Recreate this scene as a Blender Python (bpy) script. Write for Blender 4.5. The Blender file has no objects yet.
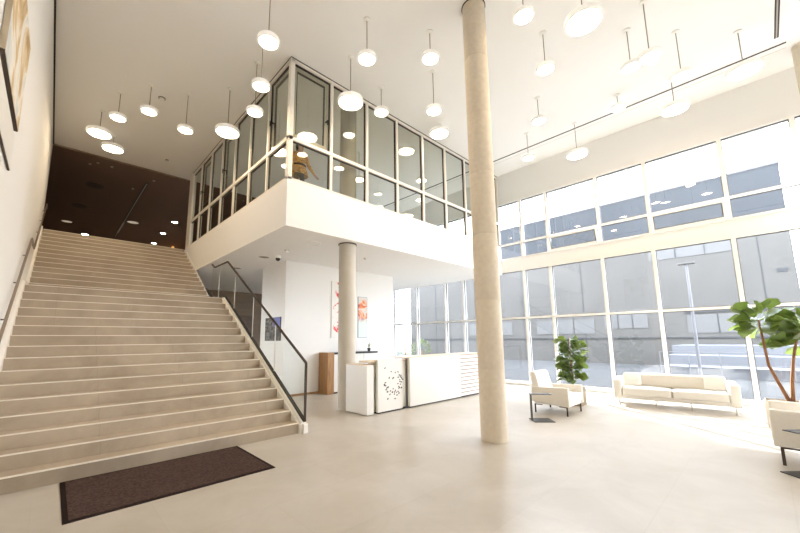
import bpy, bmesh, math, random
from mathutils import Vector, Matrix, noise
random.seed(7)
PI = math.pi
S = bpy.context.scene
COL = S.collection

# ------------------------------------------------------------------ camera
F, PX, PY = 353.479, 387.441, 288.271
YAW, PITCH, ROLL = .7554, .1429, -.0089
cam_d = bpy.data.cameras.new('camera')
cam = bpy.data.objects.new('camera', cam_d); COL.objects.link(cam)
fw = Vector((math.sin(YAW)*math.cos(PITCH), math.cos(YAW)*math.cos(PITCH), math.sin(PITCH)))
rt = Vector((math.cos(YAW), -math.sin(YAW), 0)); up = rt.cross(fw)
r_ = rt*math.cos(ROLL)+up*math.sin(ROLL); u_ = -rt*math.sin(ROLL)+up*math.cos(ROLL)
cam.matrix_world = Matrix(((r_.x, u_.x, -fw.x, 0), (r_.y, u_.y, -fw.y, 0), (r_.z, u_.z, -fw.z, 1.65), (0, 0, 0, 1)))
cam_d.sensor_width = 36; cam_d.lens = F/800*36
cam_d.shift_x = (400-PX)/800; cam_d.shift_y = (PY-266.5)/800
cam_d.clip_start = .05; cam_d.clip_end = 400
S.camera = cam

# ------------------------------------------------------------------ world, sun, exposure
W = bpy.data.worlds.new('sky'); S.world = W; W.use_nodes = True
wn = W.node_tree.nodes; wl = W.node_tree.links
bg = wn['Background']
tc = wn.new('ShaderNodeTexCoord'); sep = wn.new('ShaderNodeSeparateXYZ'); ramp = wn.new('ShaderNodeValToRGB')
wl.new(tc.outputs['Generated'], sep.inputs[0]); wl.new(sep.outputs['Z'], ramp.inputs[0])
ramp.color_ramp.elements[0].color = (.87, .94, 1.05, 1); ramp.color_ramp.elements[1].color = (.85, .93, 1.06, 1)
wl.new(ramp.outputs[0], bg.inputs['Color']); bg.inputs['Strength'].default_value = 6.2

sd = bpy.data.lights.new('sun', 'SUN'); sd.energy = 9.5; sd.angle = math.radians(.4); sd.color = (1, .985, .96)
sun = bpy.data.objects.new('sun', sd); COL.objects.link(sun)
EL = math.radians(27)
sdir = Vector((-.62*math.cos(EL), -.785*math.cos(EL), -math.sin(EL)))
sun.rotation_euler = sdir.to_track_quat('-Z', 'Y').to_euler(); sun.location = (20, 20, 25)

pd = bpy.data.lights.new('window_portal', 'AREA'); pd.shape = 'RECTANGLE'; pd.size = 24; pd.size_y = 7.2
pd.cycles.is_portal = True
po = bpy.data.objects.new('window_portal', pd); COL.objects.link(po)
po.location = (12.9, 4.5, 3.5); po.rotation_euler = (PI/2, 0, PI/2)

S.view_settings.view_transform = 'Standard'; S.view_settings.look = 'None'
S.view_settings.gamma = 1; S.view_settings.use_curve_mapping = False
S.view_settings.exposure = 1.46
S.cycles.max_bounces = 14; S.cycles.diffuse_bounces = 8; S.cycles.glossy_bounces = 6
S.cycles.transparent_max_bounces = 24; S.cycles.sample_clamp_indirect = 8
S.cycles.caustics_reflective = False; S.cycles.caustics_refractive = False
S.cycles.use_denoising = True

# ------------------------------------------------------------------ materials
def mat(name, col, rough=.5, metal=0, spec=.5, noise_amt=0, noise_scale=4, col2=None, bump=0, detail=4, stretch=None):
    m = bpy.data.materials.new(name); m.use_nodes = True
    nt = m.node_tree; b = nt.nodes['Principled BSDF']
    b.inputs['Base Color'].default_value = (*col, 1); b.inputs['Roughness'].default_value = rough
    b.inputs['Metallic'].default_value = metal; b.inputs['Specular IOR Level'].default_value = spec
    if noise_amt or col2 or bump:
        t = nt.nodes.new('ShaderNodeTexCoord'); n = nt.nodes.new('ShaderNodeTexNoise')
        n.inputs['Scale'].default_value = noise_scale; n.inputs['Detail'].default_value = detail
        src = t.outputs['Object']
        if stretch:
            mp = nt.nodes.new('ShaderNodeMapping'); mp.inputs['Scale'].default_value = stretch
            nt.links.new(src, mp.inputs[0]); src = mp.outputs[0]
        nt.links.new(src, n.inputs['Vector'])
        if noise_amt or col2:
            r = nt.nodes.new('ShaderNodeValToRGB')
            c2 = col2 or tuple(c*(1-noise_amt) for c in col)
            r.color_ramp.elements[0].color = (*c2, 1); r.color_ramp.elements[0].position = .32
            r.color_ramp.elements[1].color = (*col, 1); r.color_ramp.elements[1].position = .68
            nt.links.new(n.outputs['Fac'], r.inputs[0]); nt.links.new(r.outputs[0], b.inputs['Base Color'])
        if bump:
            bp = nt.nodes.new('ShaderNodeBump'); bp.inputs['Strength'].default_value = bump; bp.inputs['Distance'].default_value = .01
            nt.links.new(n.outputs['Fac'], bp.inputs['Height']); nt.links.new(bp.outputs[0], b.inputs['Normal'])
    return m

def glass(name, tint=(.92, .95, .94), refl=1.0, base=.04):
    m = bpy.data.materials.new(name); m.use_nodes = True
    nt = m.node_tree; nt.nodes.clear()
    o = nt.nodes.new('ShaderNodeOutputMaterial'); mx = nt.nodes.new('ShaderNodeMixShader')
    tr = nt.nodes.new('ShaderNodeBsdfTransparent'); gl = nt.nodes.new('ShaderNodeBsdfGlossy')
    tr.inputs[0].default_value = (*tint, 1); gl.inputs['Roughness'].default_value = 0.0
    # Schlick reflectance, the same from either side of the pane
    ge = nt.nodes.new('ShaderNodeNewGeometry'); dt = nt.nodes.new('ShaderNodeVectorMath'); dt.operation = 'DOT_PRODUCT'
    nt.links.new(ge.outputs['Normal'], dt.inputs[0]); nt.links.new(ge.outputs['Incoming'], dt.inputs[1])
    def mth(op, a, b=None):
        k = nt.nodes.new('ShaderNodeMath'); k.operation = op
        for i, q in enumerate((a, b)):
            if q is None: continue
            if isinstance(q, (int, float)): k.inputs[i].default_value = q
            else: nt.links.new(q, k.inputs[i])
        return k.outputs[0]
    p5 = mth('POWER', mth('SUBTRACT', 1.0, mth('ABSOLUTE', dt.outputs['Value'])), 5.0)
    lw = mth('ADD', mth('MULTIPLY', p5, .92), .08)
    ma = nt.nodes.new('ShaderNodeMath'); ma.operation = 'MULTIPLY_ADD'; ma.inputs[1].default_value = refl; ma.inputs[2].default_value = base
    ma.use_clamp = True
    nt.links.new(lw, ma.inputs[0]); nt.links.new(ma.outputs[0], mx.inputs[0])
    nt.links.new(tr.outputs[0], mx.inputs[1]); nt.links.new(gl.outputs[0], mx.inputs[2]); nt.links.new(mx.outputs[0], o.inputs[0])
    return m

def emit(name, col, s):
    m = bpy.data.materials.new(name); m.use_nodes = True
    b = m.node_tree.nodes['Principled BSDF']; b.inputs['Base Color'].default_value = (.8, .8, .8, 1)
    b.inputs['Emission Color'].default_value = (*col, 1); b.inputs['Emission Strength'].default_value = s
    return m

def tile_mat(name, c1, c2, mortar, bw, bh, rough, rot=0, msize=.006, spec=.5, offset=.5):
    m = mat(name, c1, rough, spec=spec); nt = m.node_tree; b = nt.nodes['Principled BSDF']
    t = nt.nodes.new('ShaderNodeTexCoord'); mp = nt.nodes.new('ShaderNodeMapping'); mp.inputs['Rotation'].default_value = (0, 0, rot)
    br = nt.nodes.new('ShaderNodeTexBrick'); br.offset = offset
    br.inputs['Color1'].default_value = (*c1, 1); br.inputs['Color2'].default_value = (*[(a*.7+d*.3) for a, d in zip(c1, c2)], 1); br.inputs['Mortar'].default_value = (*mortar, 1)
    br.inputs['Scale'].default_value = 1; br.inputs['Brick Width'].default_value = bw; br.inputs['Row Height'].default_value = bh
    br.inputs['Mortar Size'].default_value = msize; br.inputs['Mortar Smooth'].default_value = .3
    nt.links.new(t.outputs['Object'], mp.inputs[0]); nt.links.new(mp.outputs[0], br.inputs['Vector'])
    n = nt.nodes.new('ShaderNodeTexNoise'); n.inputs['Scale'].default_value = 1.3; n.inputs['Detail'].default_value = 8; n.inputs['Roughness'].default_value = .62
    n.inputs['Distortion'].default_value = .6
    nt.links.new(t.outputs['Object'], n.inputs['Vector'])
    r = nt.nodes.new('ShaderNodeValToRGB'); r.color_ramp.elements[0].position = .35; r.color_ramp.elements[1].position = .68
    r.color_ramp.elements[0].color = (*[d/a for a, d in zip(c1, c2)], 1); r.color_ramp.elements[1].color = (1, 1, 1, 1)
    nt.links.new(n.outputs['Fac'], r.inputs[0])
    mu = nt.nodes.new('ShaderNodeMix'); mu.data_type = 'RGBA'; mu.blend_type = 'MULTIPLY'; mu.inputs['Factor'].default_value = .8
    nt.links.new(br.outputs['Color'], mu.inputs['A']); nt.links.new(r.outputs[0], mu.inputs['B']); nt.links.new(mu.outputs['Result'], b.inputs['Base Color'])
    return m

M = {}
M['wall'] = mat('white_wall_paint', (.86, .85, .83), .75, spec=.25)
M['ceiling'] = mat('white_ceiling_paint', (.88, .87, .85), .8, spec=.2)
M['dark_ceiling'] = mat('dark_brown_ceiling_paint', (.21, .135, .105), .7, spec=.2)
M['lobby'] = mat('dark_lobby_paint', (.20, .13, .10), .7, spec=.2)
M['floor'] = tile_mat('beige_floor_tile', (.495, .45, .39), (.405, .36, .295), (.45, .405, .345), 1.8, .9, .33, spec=.5, msize=.004)
M['stone'] = tile_mat('beige_stair_stone', (.48, .395, .295), (.33, .26, .185), (.40, .325, .24), 1.2, 3.0, .5, msize=.004)
M['nosing'] = mat('pale_step_edge', (.80, .74, .64), .45)
M['stringer'] = mat('white_stringer_paint', (.84, .81, .76), .6)
M['concrete'] = mat('raw_concrete', (.70, .62, .50), .8, spec=.2, noise_scale=14, col2=(.645, .565, .45), bump=.15, detail=10)
M['grey_column'] = mat('painted_grey_column', (.56, .52, .45), .65, spec=.3, noise_amt=.06, noise_scale=3)
M['white_frame'] = mat('white_window_frame', (.86, .85, .83), .4)
M['gasket'] = mat('dark_rubber_gasket', (.05, .042, .036), .6)
M['part_frame'] = mat('cream_partition_frame', (.80, .76, .69), .45)
M['window_glass'] = glass('window_glass', (.93, .945, .95), .9, .0)
M['part_glass'] = glass('tinted_partition_glass', (.66, .67, .60), .95, .025)
M['rail_glass'] = glass('balustrade_glass', (.94, .955, .945), .3, .0)
M['rail'] = mat('dark_bronze_rail', (.05, .034, .025), .45, .3)
M['steel'] = mat('brushed_steel', (.62, .58, .52), .3, .9)
M['black'] = mat('black_metal', (.022, .02, .018), .4, .3)
M['slot'] = mat('black_slot', (.03, .026, .022), .7)
M['rod'] = mat('bronze_grey_rod', (.30, .25, .19), .45, .3)
M['lamp_body'] = mat('white_lamp_body', (.85, .84, .80), .45)
M['opal'] = emit('opal_lamp_housing', (1, .9, .75), .11)
M['lamp_glow'] = emit('glowing_diffuser', (1, .78, .52), 14.0)
M['spot_glow'] = emit('glowing_downlight', (1, .84, .62), 40.0)
M['amber_glow'] = emit('glowing_amber', (1, .55, .16), 2.5)
M['mat'] = mat('brown_mat_pile', (.095, .062, .052), .95, spec=.05, noise_scale=42, col2=(.038, .022, .018), bump=.4)
M['mat_edge'] = mat('dark_mat_rubber', (.02, .012, .010), .95, spec=.05)
M['desk'] = mat('white_desk_laminate', (.76, .74, .70), .35)
M['desk_shade'] = mat('desk_recess_shade', (.72, .68, .56), .5)  # recess shading put into this panel's colour
M['desk_top'] = mat('pale_wood_counter', (.70, .56, .40), .45, noise_scale=6, col2=(.62, .48, .33), stretch=(.3, 6, 6))
M['logo'] = mat('dark_logo_print', (.06, .055, .05), .6)
M['wood'] = mat('oak_panel', (.46, .25, .10), .5, noise_scale=5, col2=(.30, .15, .055), stretch=(6, 6, .5), detail=8)
M['leather'] = mat('white_leather', (.80, .775, .73), .5, spec=.4, noise_scale=30, bump=.06, noise_amt=.03)
M['leather_beige'] = mat('ivory_leather', (.76, .72, .65), .5, spec=.4, noise_scale=30, bump=.06, noise_amt=.03)
M['pillow'] = mat('ivory_cushion_fabric', (.85, .83, .79), .85, spec=.15, noise_scale=60, bump=.1)
M['planter'] = mat('beige_planter', (.32, .265, .20), .8, spec=.2)
M['planter_white'] = mat('ivory_planter', (.78, .74, .66), .6)
M['soil'] = mat('dark_soil', (.05, .033, .02), .95, noise_scale=40, bump=.6, noise_amt=.4)
M['bark'] = mat('brown_bark', (.33, .16, .07), .8, noise_scale=18, col2=(.20, .09, .04), bump=.4, stretch=(1, 1, .3))
M['grass_pot'] = mat('black_pot', (.02, .018, .016), .5)
M['skin'] = mat('skin', (.60, .37, .25), .55)
M['hair'] = mat('dark_hair', (.03, .022, .018), .6)
M['trousers'] = mat('dark_trousers', (.10, .085, .07), .85)

def leaf_mat(name, c1, c2):
    m = mat(name, c1, .38, spec=.5, noise_scale=3.5, col2=c2)
    b = m.node_tree.nodes['Principled BSDF']
    nt = m.node_tree; o = [n for n in nt.nodes if n.type == 'OUTPUT_MATERIAL'][0]
    tl = nt.nodes.new('ShaderNodeBsdfTranslucent'); tl.inputs[0].default_value = (.45, .62, .10, 1)
    mx = nt.nodes.new('ShaderNodeMixShader'); mx.inputs[0].default_value = .14
    nt.links.new(b.outputs[0], mx.inputs[1]); nt.links.new(tl.outputs[0], mx.inputs[2]); nt.links.new(mx.outputs[0], o.inputs[0])
    return m
M['leaf'] = leaf_mat('fig_leaf', (.17, .25, .07), (.05, .085, .027))
M['leaf_dark'] = leaf_mat('dark_fig_leaf', (.075, .12, .035), (.022, .042, .013))
M['leaf_small'] = leaf_mat('grass_leaf', (.14, .24, .05), (.08, .14, .03))

# patterned jacket and art
def blobs(name, stops, scale, distort=1.5, rough=.7, vor=False):
    m = mat(name, (1, 1, 1), rough); nt = m.node_tree; b = nt.nodes['Principled BSDF']
    t = nt.nodes.new('ShaderNodeTexCoord')
    if vor:
        n = nt.nodes.new('ShaderNodeTexVoronoi'); n.inputs['Scale'].default_value = scale; out = n.outputs['Distance']
    else:
        n = nt.nodes.new('ShaderNodeTexNoise'); n.inputs['Scale'].default_value = scale; n.inputs['Detail'].default_value = 5
        n.inputs['Distortion'].default_value = distort; out = n.outputs['Fac']
    nt.links.new(t.outputs['Object'], n.inputs['Vector'])
    r = nt.nodes.new('ShaderNodeValToRGB'); cr = r.color_ramp
    cr.elements[0].position = stops[0][0]; cr.elements[0].color = (*stops[0][1], 1)
    cr.elements[1].position = stops[-1][0]; cr.elements[1].color = (*stops[-1][1], 1)
    for p, c in stops[1:-1]:
        e = cr.elements.new(p); e.color = (*c, 1)
    nt.links.new(out, r.inputs[0]); nt.links.new(r.outputs[0], b.inputs['Base Color'])
    return m
M['jacket'] = blobs('golden_pattern', [(.3, (.16, .06, .015)), (.43, (.75, .36, .06)), (.52, (.95, .66, .22)), (.60, (.62, .28, .05)), (.72, (.20, .08, .02))], 11)
def masked(m, axis, lo, hi, base, soft=.12):
    nt = m.node_tree; b = nt.nodes['Principled BSDF']; src = b.inputs['Base Color'].links[0].from_socket
    t = nt.nodes.new('ShaderNodeTexCoord'); sp = nt.nodes.new('ShaderNodeSeparateXYZ'); nt.links.new(t.outputs['Object'], sp.inputs[0])
    def mr(a, c):
        k = nt.nodes.new('ShaderNodeMapRange'); k.interpolation_type = 'SMOOTHSTEP'
        k.inputs['From Min'].default_value = a; k.inputs['From Max'].default_value = c; nt.links.new(sp.outputs[axis], k.inputs['Value']); return k
    k1, k2 = mr(lo, lo+soft), mr(hi, hi-soft)
    mu = nt.nodes.new('ShaderNodeMath'); mu.operation = 'MULTIPLY'; nt.links.new(k1.outputs[0], mu.inputs[0]); nt.links.new(k2.outputs[0], mu.inputs[1])
    x = nt.nodes.new('ShaderNodeMix'); x.data_type = 'RGBA'; x.inputs['A'].default_value = (*base, 1)
    nt.links.new(mu.outputs[0], x.inputs['Factor']); nt.links.new(src, x.inputs['B']); nt.links.new(x.outputs['Result'], b.inputs['Base Color'])
M['art_gold'] = blobs('gold_and_white_abstract', [(.3, (.42, .27, .12)), (.42, (.66, .50, .28)), (.5, (.85, .80, .72)), (.62, (.60, .63, .62)), (.8, (.85, .83, .79))], 1.3)
M['art_red'] = blobs('red_splash_abstract', [(.35, (.72, .03, .05)), (.42, (.78, .05, .06)), (.455, (.84, .80, .76)), (.66, (.85, .82, .78)), (.72, (.18, .25, .22))], 2.6)
M['art_color'] = blobs('orange_blue_abstract', [(.30, (.08, .07, .30)), (.40, (.70, .16, .08)), (.47, (.85, .35, .16)), (.53, (.80, .72, .66)), (.60, (.30, .62, .58)), (.72, (.84, .82, .80))], 2.2)
M['art_night'] = blobs('dusky_photo_print', [(.3, (.01, .01, .01)), (.48, (.03, .027, .025)), (.56, (.25, .22, .19)), (.62, (.03, .03, .03)), (.8, (.02, .02, .02))], 7)
M['art_sky'] = mat('indigo_print', (.10, .10, .32), .6)
M['art_edge'] = mat('beige_canvas_edge', (.55, .45, .32), .7, noise_amt=.4, noise_scale=3)
M['canvas_pale'] = mat('pale_canvas', (.82, .80, .76), .7, noise_amt=.05, noise_scale=2)
M['frame_brown'] = mat('dark_brown_frame', (.06, .04, .03), .5)

masked(M['art_red'], 'X', -.52, -.12, (.84, .82, .78), .1)
masked(M['art_color'], 'Z', .50, 1.5, (.74, .80, .78), .25)
# outdoors
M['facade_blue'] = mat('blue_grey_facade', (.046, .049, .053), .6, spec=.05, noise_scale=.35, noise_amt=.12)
M['facade_grey'] = mat('reflection_pale_facade', (.088, .084, .078), .7, spec=.05, noise_scale=.5, noise_amt=.1)  # lower storey's lighter tone holds the window glass reflection in its colour
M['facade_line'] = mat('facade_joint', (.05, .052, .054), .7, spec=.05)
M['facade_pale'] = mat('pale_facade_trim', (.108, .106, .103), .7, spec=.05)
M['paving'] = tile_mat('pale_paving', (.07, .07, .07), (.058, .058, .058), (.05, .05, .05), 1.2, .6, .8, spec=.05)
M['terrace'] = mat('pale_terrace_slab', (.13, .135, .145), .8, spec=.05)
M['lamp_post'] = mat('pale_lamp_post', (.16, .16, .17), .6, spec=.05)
M['hedge'] = leaf_mat('hedge_leaf', (.07, .095, .025), (.045, .06, .015))

# ------------------------------------------------------------------ mesh helpers
def bx(bm, x0, x1, y0, y1, z0, z1, mi=0):
    vs = [bm.verts.new(p) for p in ((x0, y0, z0), (x1, y0, z0), (x1, y1, z0), (x0, y1, z0), (x0, y0, z1), (x1, y0, z1), (x1, y1, z1), (x0, y1, z1))]
    for f in ((3, 2, 1, 0), (4, 5, 6, 7), (0, 1, 5, 4), (1, 2, 6, 5), (2, 3, 7, 6), (3, 0, 4, 7)):
        bm.faces.new([vs[i] for i in f]).material_index = mi

def prism(bm, pts, axis, a0, a1, mi=0):
    """extrude a polygon (2D pts) along axis between a0 and a1"""
    def P(p, a):
        return {'x': (a, p[0], p[1]), 'y': (p[0], a, p[1]), 'z': (p[0], p[1], a)}[axis]
    A = [bm.verts.new(P(p, a0)) for p in pts]; B = [bm.verts.new(P(p, a1)) for p in pts]
    fs = [bm.faces.new(A), bm.faces.new(B[::-1])]
    n = len(pts)
    for i in range(n):
        fs.append(bm.faces.new((A[i], B[i], B[(i+1) % n], A[(i+1) % n])))
    for f in fs: f.material_index = mi

def tube(bm, pts, r, seg=10, caps=True, mi=0):
    pts = [Vector(p) for p in pts]; rings = []
    n = len(pts); rs = r if isinstance(r, (list, tuple)) else [r]*n
    ref = None
    for i, p in enumerate(pts):
        d = (pts[min(i+1, n-1)]-pts[max(i-1, 0)]).normalized()
        if ref is None: ref = Vector((0, 0, 1)) if abs(d.z) < .9 else Vector((1, 0, 0))
        a = d.cross(ref).normalized(); b = a.cross(d).normalized()
        ref = b
        rings.append([bm.verts.new(p+rs[i]*(math.cos(2*PI*k/seg)*a+math.sin(2*PI*k/seg)*b)) for k in range(seg)])
    for i in range(n-1):
        for k in range(seg):
            f = bm.faces.new((rings[i][k], rings[i][(k+1) % seg], rings[i+1][(k+1) % seg], rings[i+1][k])); f.smooth = True; f.material_index = mi
    if caps:
        bm.faces.new(rings[0][::-1]).material_index = mi; bm.faces.new(rings[-1]).material_index = mi

def lathe(bm, prof, seg=32, c=(0, 0, 0), smooth=True, mi=0):
    """prof list of (r,z)"""
    rings = []
    for r, z in prof:
        if r < 1e-6: rings.append([bm.verts.new((c[0], c[1], c[2]+z))])
        else: rings.append([bm.verts.new((c[0]+r*math.cos(2*PI*k/seg), c[1]+r*math.sin(2*PI*k/seg), c[2]+z)) for k in range(seg)])
    for A, B in zip(rings, rings[1:]):
        for k in range(seg):
            k2 = (k+1) % seg
            if len(A) == 1 and len(B) == 1: continue
            if len(A) == 1: f = bm.faces.new((A[0], B[k2], B[k]))
            elif len(B) == 1: f = bm.faces.new((A[k], A[k2], B[0]))
            else: f = bm.faces.new((A[k], A[k2], B[k2], B[k]))
            f.smooth = smooth; f.material_index = mi

def obj(name, bm, ms, parent=None, bevel=0, seg=2, smooth=False):
    bmesh.ops.recalc_face_normals(bm, faces=bm.faces)
    me = bpy.data.meshes.new(name); bm.to_mesh(me); bm.free()
    for m in (ms if isinstance(ms, (list, tuple)) else [ms]): me.materials.append(m)
    if any(p.use_smooth for p in me.polygons): me.set_sharp_from_angle(angle=math.radians(42))
    o = bpy.data.objects.new(name, me); COL.objects.link(o)
    if parent: o.parent = parent
    if bevel:
        b = o.modifiers.new('bevel', 'BEVEL'); b.width = bevel; b.segments = seg; b.limit_method = 'ANGLE'
        if smooth:
            for p in me.polygons: p.use_smooth = True
    return o

def box(name, x0, x1, y0, y1, z0, z1, m, parent=None, bevel=0, seg=2):
    bm = bmesh.new(); bx(bm, x0, x1, y0, y1, z0, z1); return obj(name, bm, m, parent, bevel, seg)

def thing(name, label, cat, loc=(0, 0, 0), rz=0, group=None):
    o = bpy.data.objects.new(name, None); COL.objects.link(o); o.location = loc; o.rotation_euler = (0, 0, rz)
    o.empty_display_size = .2
    return tag(o, label, cat, group)

def tag(o, label, cat, group=None):
    o['label'] = label; o['category'] = cat
    if group: o['group'] = group
    return o

def struct(o):
    o['kind'] = 'structure'; return o

def sempty(name, loc=(0, 0, 0)):
    o = bpy.data.objects.new(name, None); COL.objects.link(o); o.location = loc; o.empty_display_size = .2
    return struct(o)

def dup(root, loc, rz, label, group=None):
    r = root.copy(); COL.objects.link(r); r.location = loc; r.rotation_euler = (0, 0, rz); r['label'] = label
    if group: r['group'] = group
    for ch in list(root.children):
        c = ch.copy(); COL.objects.link(c); c.parent = r
        for g in list(ch.children):
            d = g.copy(); COL.objects.link(d); d.parent = c
    return r

# ------------------------------------------------------------------ key dimensions
XL, XW = -.556, 12.45            # left wall, window wall
HC = 8.07                        # ceiling
BX, BY = 3.396, 6.738            # corner of the upper floor
ZS, ZF = 4.065, 5.12             # soffit, upper floor
YB, YE, YL = -7.0, 15.28, 31.0   # front wall, end of hall ceiling, lobby back wall

# ------------------------------------------------------------------ shell
struct(box('floor', XL-.3, XW+.3, YB-.3, 18.3, -.25, 0, M['floor']))
bm = bmesh.new(); bx(bm, XL-.3, XW+.3, YB-.3, YE, HC, HC+.3); struct(obj('ceiling', bm, M['ceiling']))
struct(box('ceiling_lobby', -6.3, XW+.3, YE, YL+.3, HC-.02, HC+.3, M['dark_ceiling']))
struct(box('wall_left', XL-.3, XL, YB-.3, YE, 0, HC, M['wall']))
struct(box('wall_front', XL, XW+.3, YB-.3, YB, 0, HC, M['wall']))
# window wall: solid parts above, between and beside the windows
bm = bmesh.new()
bx(bm, XW, XW+.3, YB, YL, 6.86, HC)
bx(bm, XW, XW+.3, YB, YL, 4.16, 4.60)
bx(bm, XW, XW+.3, 14.6, YL, 0, 4.16); bx(bm, XW, XW+.3, 14.6, YL, 4.6, 6.86)
bx(bm, XW, XW+.3, YB, -5.4, 0, 4.16); bx(bm, XW, XW+.3, YB, -5.4, 4.6, 6.86)
bx(bm, XW, XW+.3, -5.4, 14.6, -.25, .04)
struct(obj('wall_right', bm, M['wall']))
# upper lobby beyond the stairs
struct(box('wall_lobby_back', -6.3, XW, YL, YL+.3, ZF, HC-.02, M['lobby']))
struct(box('wall_lobby_left', -6.3, -6.0, YE, YL, ZF, HC-.02, M['lobby']))
struct(box('wall_lobby_return', -6.0, XL-.3, YE-.3, YE, ZF, HC-.02, M['lobby']))
struct(box('floor_lobby', -6.3, BX, 15.0, YL, ZS, ZF, M['stone']))
# upper-floor slab with its white fascia
struct(box('floor_upper', BX, XW, BY, YL, ZS, ZF-.002, M['wall']))
# lower back walls
struct(box('wall_reception', 5.0, 9.53, 9.8, 11.45, 0, ZS, M['wall']))
struct(box('wall_corridor_back', BX, XW, 18.0, 18.3, 0, ZS, mat('brown_corridor_paint', (.22, .155, .11), .7)))
struct(box('wall_stair_side', BX+.0, BX+.06, 13.2, 18.0, 0, ZS, mat('taupe_paint', (.42, .34, .27), .7)))
# brown door leaf in the corridor behind the glass balustrade
d1 = sempty('door_1', (6.9, 17.98, 0))
box('door_leaf', -.5, .5, -.05, 0, .0, 2.9, mat('dark_brown_door', (.12, .07, .045), .5), d1)
bm = bmesh.new(); tube(bm, [(.4, -.05, 1.0), (.4, -.1, 1.0), (.28, -.1, 1.0)], .012); obj('door_handle', bm, M['steel'], d1)
# baseboard of the reception wall (warm wooden strip) and white trench cover under the windows
struct(box('baseboard_reception', 5.0, 9.53, 9.785, 9.8, 0, .06, mat('oak_baseboard', (.42, .24, .11), .5)))
struct(box('baseboard_corridor', 4.985, 5.0, 9.785, 11.45, 0, .06, mat('white_baseboard', (.74, .70, .63), .5)))
struct(box('trim_1', 12.2, XW, -5.4, 14.6, 0, .10, M['white_frame'], bevel=.01))
# dark slots in the ceiling
struct(box('trim_2', 11.20, 11.25, -1.0, 14.0, HC-.006, HC, M['slot']))
struct(box('trim_3', 11.43, 11.445, -1.0, 14.0, HC-.004, HC, mat('grey_shadow_joint', (.62, .58, .52), .7)))
struct(box('trim_4', XL, BX, YE-.03, YE, HC-.05, HC, mat('brown_step_edge', (.26, .19, .14), .7)))
struct(box('trim_5', XL, XL+.03, YB, YE, HC-.03, HC, M['slot']))

# columns
def column(name, x, y, r, z0, z1, m, joints=True):
    bm = bmesh.new(); prof = [(0, z0)]
    if joints:
        z = z0; k = 0
        while z < z1-.01:
            z2 = min(z+1.15, z1)
            prof += [(r, z), (r, z2-.012), (r-.004, z2-.006), (r-.004, z2-.002)]
            z = z2
    else: prof += [(r, z0), (r, z1)]
    prof += [(r, z1), (0, z1)]
    lathe(bm, prof, 48, (x, y, 0)); return struct(obj(name, bm, m))
column('column_1', 5.43, 3.24, .215, 0, HC, M['concrete'])
bm = bmesh.new(); lathe(bm, [(.216, HC-.02), (.228, HC-.02), (.228, HC), (.216, HC)], 48, (5.43, 3.24, 0)); struct(obj('trim_6', bm, M['slot']))
column('column_2', 5.32, 7.13, .215, 0, ZS, M['grey_column'], False)
column('column_3', 5.32, 7.13, .215, ZF, HC, M['grey_column'], False)
column('column_4', 11.62, -1.30, .215, 0, HC, M['concrete'])
bm = bmesh.new(); lathe(bm, [(.216, ZS-.025), (.235, ZS-.025), (.235, ZS), (.216, ZS)], 48, (5.32, 7.13, 0)); struct(obj('trim_7', bm, M['frame_brown']))

# ------------------------------------------------------------------ windows
def window(n, y0, y1, z0, z1, zt, awning=False):
    """one bay: white frame with a transom, dark gaskets, panes; origin at the sill"""
    w = sempty(f'window_{n}', (XW, (y0+y1)/2, z0)); h = z1-z0; a = (y1-y0)/2; t = zt-z0
    fr = .045; d0, d1 = -.06, .10
    bm = bmesh.new()
    bx(bm, d0, d1, -a, -a+fr, 0, h); bx(bm, d0, d1, a-fr, a, 0, h)
    bx(bm, d0, d1, -a+fr, a-fr, 0, fr); bx(bm, d0, d1, -a+fr, a-fr, h-fr, h); bx(bm, d0, d1, -a+fr, a-fr, t-.035, t+.035)
    obj('window_frame', bm, M['white_frame'], w)
    def gask(b, y0, y1, z0, z1, x0=-.01, x1=.05, g=.014):
        bx(b, x0, x1, y0, y0+g, z0, z1); bx(b, x0, x1, y1-g, y1, z0, z1); bx(b, x0, x1, y0+g, y1-g, z0, z0+g); bx(b, x0, x1, y0+g, y1-g, z1-g, z1)
    fields = [(t+.035, h-fr), (fr, t-.035)]
    for i, (b0, b1) in enumerate(fields):
        if awning and i == 1:
            s = bpy.data.objects.new('awning_sash', None); COL.objects.link(s); s.parent = w; s.location = (-.03, 0, b0+.01); s.rotation_euler = (0, math.radians(-17), 0)
            hh = b1-b0
            bm = bmesh.new(); e = .06
            bx(bm, -.03, .03, -a+fr+.015, -a+fr+e, 0, hh-.02); bx(bm, -.03, .03, a-fr-e, a-fr-.015, 0, hh-.02)
            bx(bm, -.03, .03, -a+fr+e, a-fr-e, 0, e); bx(bm, -.03, .03, -a+fr+e, a-fr-e, hh-.02-e, hh-.02)
            obj('sash_frame', bm, M['white_frame'], s)
            bm = bmesh.new(); gask(bm, -a+fr+e, a-fr-e, e, hh-.02-e, -.035, .0, .018); obj('sash_gasket', bm, M['gasket'], s)
            bm = bmesh.new(); bx(bm, .0, .004, -a+fr+e, a-fr-e, e, hh-.02-e); obj('sash_pane', bm, M['window_glass'], s)
        else:
            bm = bmesh.new(); gask(bm, -a+fr, a-fr, b0, b1); obj('window_gasket', bm, M['gasket'], w)
            bm = bmesh.new()
            vs = [bm.verts.new(p) for p in ((.02, -a+fr, b0), (.02, a-fr, b0), (.02, a-fr, b1), (.02, -a+fr, b1))]; bm.faces.new(vs)
            obj('window_pane', bm, M['window_glass'], w)
ys = [-5.4, -3.9, -2.27, -.97, .32, 1.98, 3.29, 4.91, 5.86, 7.45, 8.54, 9.5, 11.18, 12.78, 14.6]
n = 1
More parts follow.
